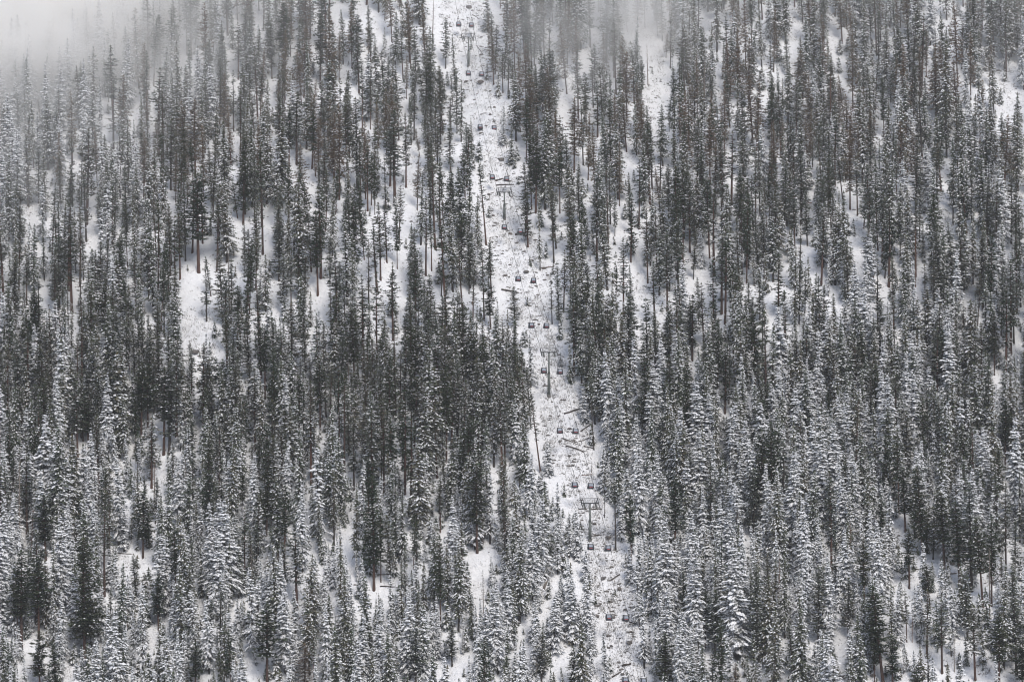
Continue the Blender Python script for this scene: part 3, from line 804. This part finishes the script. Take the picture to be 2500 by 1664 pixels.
def tree_label(t):
    sz = 'tall' if t['H'] > 27 else 'short' if t['H'] < 16 else 'mid-height'
    sh = 'broad' if t['W'] / t['H'] > .225 else 'slim' if t['W'] / t['H'] < .175 else ''
    if t['cls'] == 'sapling': sz = ''
    look = ' '.join(w for w in (sz, sh, LOOK[t['cls']]) if w)
    tipx = t['px'] + t['lean']
    if t['tip'] > 12: part_, a, b = 'tip', tipx / PW * 100, t['tip'] / PH * 100
    elif t['py'] < PH: part_, a, b = 'foot', t['px'] / PW * 100, t['py'] / PH * 100
    else: part_, a, b = 'middle', t['px'] / PW * 100, (t['py'] + t['tip']) / 2 / PH * 100
    return place_words(look, part_, a, b) if 'by' not in t else look + ', ' + t['by']
def tree_matrix(t):
    f = FORMS[t['f']]
    sxy = t['W'] / f['W']; sz = t['H'] / f['H']
    sxy = max(.6 * sz, min(1.35 * sz, sxy))
    k = mpp(t['pos'][1])
    ang = math.atan2(t['lean'] * k, t['H'])
    rot = Matrix.Rotation(ang, 3, 'Y') @ Matrix.Rotation(t['rz'], 3, 'Z')
    return rot.to_euler(), (sxy, sxy, sz)
GROUP = dict(pine_tree='pines of the mountainside forest', fir_tree='firs of the mountainside forest', sapling='saplings on the mountainside')
tower_names = [None, 'highest', 'shortest', 'tallest', 'lowest', None]
for i in range(1, 5):
    for sg, wd_ in ((-1, 'left'), (1, 'right')):
        c = [k for k in solo if 'by' not in TREES[k] and 10 < sg * (TREES[k]['px'] - tower_px[i][0]) < 130 and abs(TREES[k]['py'] - tower_px[i][1]) < 45 and cnt[k] > 15 and KIND(TREES[k]) != 'sapling']
        if c:
            k = min(c, key=lambda k: abs(TREES[k]['px'] - tower_px[i][0]))
            TREES[k]['by'] = 'first %s of the %s lift tower' % (wd_, tower_names[i])
for i in solo:
    t = TREES[i]; f = FORMS[t['f']]; nm = KIND(t)
    rot, sc = tree_matrix(t)
    o = empty(nm, t['pos']); o.rotation_euler = rot; o.scale = sc
    tag(o, tree_label(t), {'pine_tree': 'pine', 'fir_tree': 'fir', 'sapling': 'sapling'}[nm], GROUP[nm])
    for pn, me in (('trunk', f['tm']), ('crown', f['cm'])):
        c = bpy.data.objects.new(pn, me); COL.objects.link(c); c.parent = o

# the trees past the 300 largest of a kind: one mass per kind, instanced
form_col = bpy.data.collections.new('tree_forms')
for i, f in enumerate(FORMS):
    m = MB(); m.v = list(f['C'].v); m.f = list(f['C'].f); m.m = list(f['C'].m)
    m.add(f['T'].v, f['T'].f, 2)
    me = m.mesh('tree_form', [f['n'], M['snow'], f['b']])
    form_col.objects.link(bpy.data.objects.new('tree_form_%02d' % i, me))
def mass(name, ids, label):
    me = bpy.data.meshes.new(name)
    me.from_pydata([TREES[i]['pos'] for i in ids], [], [])
    a = me.attributes.new('form', 'INT', 'POINT'); a.data.foreach_set('value', [TREES[i]['f'] for i in ids])
    tm_ = [tree_matrix(TREES[i]) for i in ids]
    a = me.attributes.new('turn', 'FLOAT_VECTOR', 'POINT'); a.data.foreach_set('vector', [c for r, s_ in tm_ for c in r])
    a = me.attributes.new('size', 'FLOAT_VECTOR', 'POINT'); a.data.foreach_set('vector', [c for r, s_ in tm_ for c in s_])
    o = bpy.data.objects.new(name, me); COL.objects.link(o)
    g = bpy.data.node_groups.new(name, 'GeometryNodeTree')
    g.interface.new_socket('Geometry', in_out='INPUT', socket_type='NodeSocketGeometry')
    g.interface.new_socket('Geometry', in_out='OUTPUT', socket_type='NodeSocketGeometry')
    n = g.nodes; gi = n.new('NodeGroupInput'); go = n.new('NodeGroupOutput')
    ci = n.new('GeometryNodeCollectionInfo'); ci.inputs['Collection'].default_value = form_col
    ci.inputs['Separate Children'].default_value = True; ci.inputs['Reset Children'].default_value = True
    ip = n.new('GeometryNodeInstanceOnPoints'); ip.inputs['Pick Instance'].default_value = True
    def at(nm, ty):
        q_ = n.new('GeometryNodeInputNamedAttribute'); q_.data_type = ty; q_.inputs['Name'].default_value = nm; return q_.outputs['Attribute']
    l = g.links.new
    l(gi.outputs[0], ip.inputs['Points']); l(ci.outputs[0], ip.inputs['Instance'])
    l(at('form', 'INT'), ip.inputs['Instance Index']); l(at('turn', 'FLOAT_VECTOR'), ip.inputs['Rotation']); l(at('size', 'FLOAT_VECTOR'), ip.inputs['Scale'])
    l(ip.outputs[0], go.inputs[0])
    md = o.modifiers.new('trees', 'NODES'); md.node_group = g
    tag(o, label, kind='stuff')
mass('pine_forest', [i for i in rest if KIND(TREES[i]) == 'pine_tree'], 'smaller and half hidden pines filling the mountainside forest')
mass('fir_forest', [i for i in rest if KIND(TREES[i]) != 'pine_tree'], 'smaller and half hidden firs filling the mountainside forest')

# ------------------------------------------------------------------ dead trees
snag_forms = [(H, s) + tuple(snag_form(H, s, b)) for H, s, b in ((24, 1, 2), (18, 2, 1), (14, 3, 2), (28, 4, 1))]
snag_mesh = {}
for i, (px, py, pt, c) in enumerate(SNAGS):
    x, y, z = on_ground(px, py); x, y, z = float(x), float(y), float(z)
    H = (py - pt) * mpp(y)
    k = min(range(4), key=lambda j: abs(snag_forms[j][0] - H) + (i * 7 + j * 3) % 5)
    key = (k, c)
    if key not in snag_mesh:
        mm = M['dead_red'] if c == 'r' else M['dead_wood']
        snag_mesh[key] = (snag_forms[k][2].mesh('trunk', [mm]), snag_forms[k][3].mesh('branches', [mm]))
    o = empty('dead_tree', (x, y, z), rt.uniform(0, 6.28))
    sc = H / snag_forms[k][0]; o.scale = (max(sc, .7), max(sc, .7), sc)
    o.rotation_euler = (R(rt.gauss(0, 1.2)), R(rt.gauss(0, 1.6)), rt.uniform(0, 6.28))
    tag(o, place_words(('reddish brown' if c == 'r' else 'pale grey') + ' leafless dead tree', 'tip', px / 25, max(0, pt) / 16.64), 'dead tree', 'dead trees standing in the forest')
    for pn, me in zip(('trunk', 'branch_spray'), snag_mesh[key]):
        ch = bpy.data.objects.new(pn, me); COL.objects.link(ch); ch.parent = o

# ------------------------------------------------------------------ fallen logs
LOGS = [(1153, 36, 1170, 47, .35, 0), (1164, 112, 1180, 134, .5, 1), (1210, 442, 1228, 437, .9, 0), (1211, 453, 1250, 451, .55, 0), (1258, 574, 1283, 570, 1.0, 0), (1321, 655, 1350, 652, .5, 2), (1224, 708, 1266, 716, .8, 0), (1392, 917, 1415, 917, .6, 2),
        (1377, 1011, 1414, 1000, .75, 0), (1418, 1053, 1446, 1035, .6, 0), (1413, 1078, 1449, 1066, .45, 0), (1375, 1071, 1418, 1088, .4, 0), (1382, 1089, 1424, 1103, .6, 0), (1425, 1089, 1450, 1096, .5, 0), (1412, 1244, 1433, 1243, .4, 0), (1442, 1243, 1470, 1243, .6, 0),
        (1412, 1253, 1440, 1247, .35, 0), (1491, 1417, 1513, 1403, .6, 0), (1327, 1442, 1346, 1389, 1.0, 1), (1494, 1654, 1517, 1640, .7, 0), (1519, 1627, 1541, 1621, .9, 0), (1528, 1545, 1549, 1544, .35, 0), (1537, 1519, 1556, 1524, .5, 0),
        (912, 1405, 955, 1402, .5, 0), (711, 1527, 743, 1500, .6, 1), (928, 1432, 971, 1433, .5, 0), (288, 1351, 321, 1353, .5, 0), (167, 1612, 193, 1616, .5, 0), (1950, 498, 1982, 496, .5, 2), (1420, 1160, 1446, 1158, .4, 2), (1433, 1311, 1470, 1306, .4, 0),
        (2306, 1402, 2335, 1400, .6, 1), (2250, 1168, 2282, 1160, .5, 0), (610, 1180, 640, 1168, .4, 1)]
for (xa, ya, xb, yb_, dm, sty) in LOGS:
    P = [on_ground(xa + (xb - xa) * t, ya + (yb_ - ya) * t) for t in (0, .33, .66, 1)]
    P = [Vector((float(a), float(b), float(c) + dm * .30)) for a, b, c in P]
    o0 = P[0].copy(); P = [p - o0 for p in P]
    P[1] += Vector((0, 0, rt.uniform(-.15, .2))); P[2] += Vector((0, 0, rt.uniform(-.1, .25)))
    t = empty('fallen_log', o0)
    mm = (M['log'], M['dead_wood'], M['dead_red'])[sty]
    m = MB(); m.tube(P, [dm * .42, dm * .40, dm * .34, dm * .26], 8)
    dirp = (P[3] - P[0]).normalized(); pn = dirp.cross(Vector((0, 0, 1))).normalized()
    for k in range(4):
        a = P[0].lerp(P[3], rt.uniform(.2, .95)); m.tube([a, a + pn * rt.uniform(-1.2, 1.2) + Vector((0, 0, rt.uniform(.2, .9)))], [.06, .02], 4)
    m.build('bole', mm, t, True)
    m = MB()
    up = Vector((0, 0.25 * dm, dm * .40))
    m.tube([p + up * (.9 if i_ < 3 else .7) for i_, p in enumerate(P)], [dm * .20, dm * .30, dm * .26, dm * .12], 6); m.build('snow_cap', M['snow'], t, True)
    tag(t, place_words(('thick ' if dm > .65 else 'thin ') + ('dark', 'pale grey', 'reddish')[sty] + ' fallen log under snow', 'lying', (xa + xb) / 50, (ya + yb_) / 33.28), 'log', 'fallen logs on the slope')

# ------------------------------------------------------------------ boulders
def rock_mb(r, rd, flat=.7):
    m = MB()
    vs_, n1 = [], 7
    vs_.append((0, 0, r * flat * rd.uniform(.8, 1.1)))
    for zz, rr in ((.62, .62), (.15, 1.0), (-.5, .9)):
        off = rd.uniform(0, 1)
        for k in range(n1):
            a = (k + off) * 2 * math.pi / n1; f = rd.uniform(.75, 1.2)
            vs_.append((math.cos(a) * rr * r * f, math.sin(a) * rr * r * f * .85, zz * r * flat * rd.uniform(.85, 1.15)))
    fs_ = [(0, 1 + k, 1 + (k + 1) % n1) for k in range(n1)]
    for b in (1, 1 + n1):
        for k in range(n1): fs_.append((b + k, b + n1 + k, b + n1 + (k + 1) % n1, b + (k + 1) % n1))
    m.add(vs_, fs_)
    return m
ROCKS = [(1145, 19, 20), (1174, 201, 18), (1139, 200, 14), (1224, 390, 17), (1230, 341, 13), (1207, 262, 9), (1197, 280, 9), (1175, 134, 11), (1197, 223, 10), (1246, 571, 12), (1204, 527, 11), (1285, 664, 17), (1234, 673, 11), (1309, 699, 10), (1337, 672, 10), (1193, 475, 10),
         (1316, 792, 9), (1359, 953, 8), (1399, 1076, 11), (1391, 1113, 11), (1434, 1061, 7), (1331, 1040, 9), (1378, 976, 9), (1399, 1136, 10), (1367, 1078, 9), (1409, 1167, 9), (1451, 1279, 12), (1421, 1270, 10), (1472, 1412, 15), (1486, 1312, 15), (1526, 1488, 10), (1457, 1504, 15), (1537, 1569, 20),
         (1449, 1470, 10), (1461, 1454, 10), (1520, 1646, 13), (1338, 1457, 9), (1513, 1439, 13), (1498, 1507, 13), (1486, 1581, 11), (2408, 1533, 12), (2270, 1321, 15), (2098, 1603, 13), (2308, 1414, 14), (2325, 1377, 16), (2056, 1653, 20), (2131, 1649, 16), (2297, 1167, 16), (2311, 1626, 14), (477, 860, 24), (1452, 1306, 12), (2130, 1010, 12), (2475, 1140, 14), (2440, 1110, 12)]
rock_pos = []
for (px, py, w) in ROCKS:
    x, y, z = on_ground(px, py); x, y, z = float(x), float(y), float(z)
    r = w * mpp(y) / 2
    t = empty('boulder', (x, y, z + r * .12), rt.uniform(0, 6.28))
    rd = random.Random(int(px * 13 + py))
    m = rock_mb(r, rd, rt.uniform(.6, .9)); m.build('stone', M['rock'], t)
    m = MB(); k = rt.uniform(.55, .8); cap = rock_mb(r * k, rd, .35); m.add([(a + r * .05, b + r * .25, c + r * .52) for a, b, c in cap.v], cap.f); m.build('snow_cap', M['snow'], t, True)
    tag(t, place_words(('large ' if w > 14 else 'small ' if w < 10 else '') + 'grey boulder capped with snow', 'lying', px / 25, py / 16.64), 'boulder', 'boulders on the snowy slope')

# small stones and scrub that nobody could count
def spots(n, frac_corridor, seed):
    r = np.random.default_rng(seed); out = []
    jj, ii = np.nonzero(corridor); kj, ki = np.nonzero(clear)
    for k in range(n):
        if k < n * frac_corridor: s_ = r.integers(len(jj)); px, py = ii[s_] * 5 + r.uniform(0, 5), jj[s_] * 5 + r.uniform(0, 5)
        elif r.random() < .6: s_ = r.integers(len(kj)); px, py = ki[s_] * 5 + r.uniform(0, 5), kj[s_] * 5 + r.uniform(0, 5)
        else: px, py = r.uniform(-60, 2560), r.uniform(-40, 1700)
        out.append((px, py))
    return np.array(out)
sp = spots(1900, .40, 21)
x, y, z = on_ground(sp[:, 0], sp[:, 1])
m = MB(); rd = random.Random(9)
for a, b, c in zip(x, y, z):
    r = min(.8, .15 + rd.expovariate(6.2)); k = rock_mb(r, rd, rd.uniform(.5, .9))
    m.add([(a + p[0] * 1.4, b + p[1], c + p[2] * .8 - r * .1) for p in k.v], k.f)
tag(m.build('scattered_stones', M['rock']), 'small dark stones poking through the snow', kind='stuff')
sp = spots(5000, .16, 22)
x, y, z = on_ground(sp[:, 0], sp[:, 1])
m = MB()
for a, b, c in zip(x, y, z):
    s_ = rd.uniform(.5, 1.9)
    for k in range(14):
        an = rd.uniform(0, 6.28); l = s_ * rd.uniform(.3, 1); p = Vector((a + rd.uniform(-1, 1) * s_, b + rd.uniform(-1, 1) * s_, 0)); p.z = c + (p.y - b) * .63
        d = Vector((math.cos(an), math.sin(an), rd.uniform(.2, 1.3))) * l * .6
        w_ = Vector((-math.sin(an), math.cos(an), 0)) * .10
        m.add([p - w_, p + w_, p + d], [(0, 1, 2)])
tag(m.build('scrub', M['scrub']), 'low leafless scrub poking through the snow', kind='stuff')

# ------------------------------------------------------------------ air: thin even haze round everything, and the cloud bank on the upper slope
def volume_mat(name, density, col=(0.99, 0.99, 0.99)):
    m = bpy.data.materials.new(name); m.use_nodes = True
    m.node_tree.nodes.clear()
    out = N(m, 'ShaderNodeOutputMaterial'); v = N(m, 'ShaderNodeVolumePrincipled')
    v.inputs['Color'].default_value = (*col, 1); v.inputs['Density'].default_value = density; v.inputs['Anisotropy'].default_value = 0.0
    L(m, v.outputs[0], out.inputs['Volume'])
    return m, v
m = MB(); m.box((0, 1500, 282), (6100, 4400, 1190)); hz = m.build('haze', volume_mat('thin_air', 0.000035)[0]); tag(hz, 'thin cold air between the camera and the slope', kind='stuff')

SL = math.atan(PA / PB)
Rm_ = Matrix.Rotation(SL, 4, 'X')
ox, oy, oz = [float(a) for a in on_ground(1250, 500)]
T0 = 46.0
fog_m = Matrix.Translation((0, oy, oz)) @ Rm_
inv = fog_m.inverted()
def local(px, py):
    return inv @ Vector([float(a) for a in on_ground(px, py)])
mb = MB()
y0f, y1f = local(1250, 1150).y, local(1250, -420).y
mb.box((0, (y0f + y1f) / 2, T0 / 2 - 6), (860, y1f - y0f, T0 + 12))
fm, fv = volume_mat('fog', 0.0, (1.0, 0.99, 0.97))  # warm tint in the fog colour stands in for warm light up the slope
tc = N(fm, 'ShaderNodeTexCoord'); sep = N(fm, 'ShaderNodeSeparateXYZ'); L(fm, tc.outputs['Object'], sep.inputs[0])
nz = noise(fm, tc.outputs['Object'], 0.016, 4, 0.6)
wob = math_(fm, 'MULTIPLY', math_(fm, 'SUBTRACT', nz, 0.5), 95.0)
X_ = math_(fm, 'ADD', sep.outputs['X'], wob); Y_ = math_(fm, 'ADD', sep.outputs['Y'], wob)
def blob(px, py, rx, ry, amp, shift=28):
    c = local(px, py)
    a = math_(fm, 'DIVIDE', math_(fm, 'SUBTRACT', X_, c.x), rx); b = math_(fm, 'DIVIDE', math_(fm, 'SUBTRACT', Y_, c.y - shift), ry)
    r2 = math_(fm, 'ADD', math_(fm, 'MULTIPLY', a, a), math_(fm, 'MULTIPLY', b, b))
    return math_(fm, 'MULTIPLY', math_(fm, 'EXPONENT', math_(fm, 'MULTIPLY', r2, -1.0)), amp)
nz2 = noise(fm, tc.outputs['Object'], 0.055, 5, 0.65)
mod = math_(fm, 'MULTIPLY', math_(fm, 'MULTIPLY', ramp(fm, nz, 0.30, 0.70), 2.0), math_(fm, 'ADD', math_(fm, 'MULTIPLY', ramp(fm, nz2, 0.35, 0.65), 1.5), 0.25))
d = blob(-40, -150, 66, 100, 0.24)
for args in ((150, -20, 80, 66, 0.020), (40, 300, 50, 80, 0.0026), (1450, -40, 30, 46, 0.05), (1500, 60, 34, 34, 0.006), (2440, -60, 75, 66, 0.005), (1900, -80, 70, 50, 0.003)):
    d = math_(fm, 'ADD', d, blob(*args))
d = math_(fm, 'MULTIPLY', d, mod)
g0 = local(1250, 900).y; g1 = local(1250, 0).y                    # the cloud base: thicker air towards the top of the slope
veil = math_(fm, 'MULTIPLY', math_(fm, 'POWER', math_(fm, 'MAXIMUM', math_(fm, 'DIVIDE', math_(fm, 'SUBTRACT', sep.outputs['Y'], g0), g1 - g0), 0.0), 1.3), 0.0010)
d = math_(fm, 'ADD', d, veil)
# fade out near the top face of the bank
fade = N(fm, 'ShaderNodeMapRange'); fade.inputs['From Min'].default_value = T0; fade.inputs['From Max'].default_value = T0 - 22; L(fm, sep.outputs['Z'], fade.inputs['Value'])
d = math_(fm, 'MULTIPLY', d, fade.outputs[0])
L(fm, d, fv.inputs['Density'])
fm.cycles.volume_step_rate = 0.35
fo = mb.build('fog_bank', fm)
fo.matrix_world = fog_m
tag(fo, 'drifting cloud that hides the top left of the slope and thins out across the upper forest', kind='stuff')
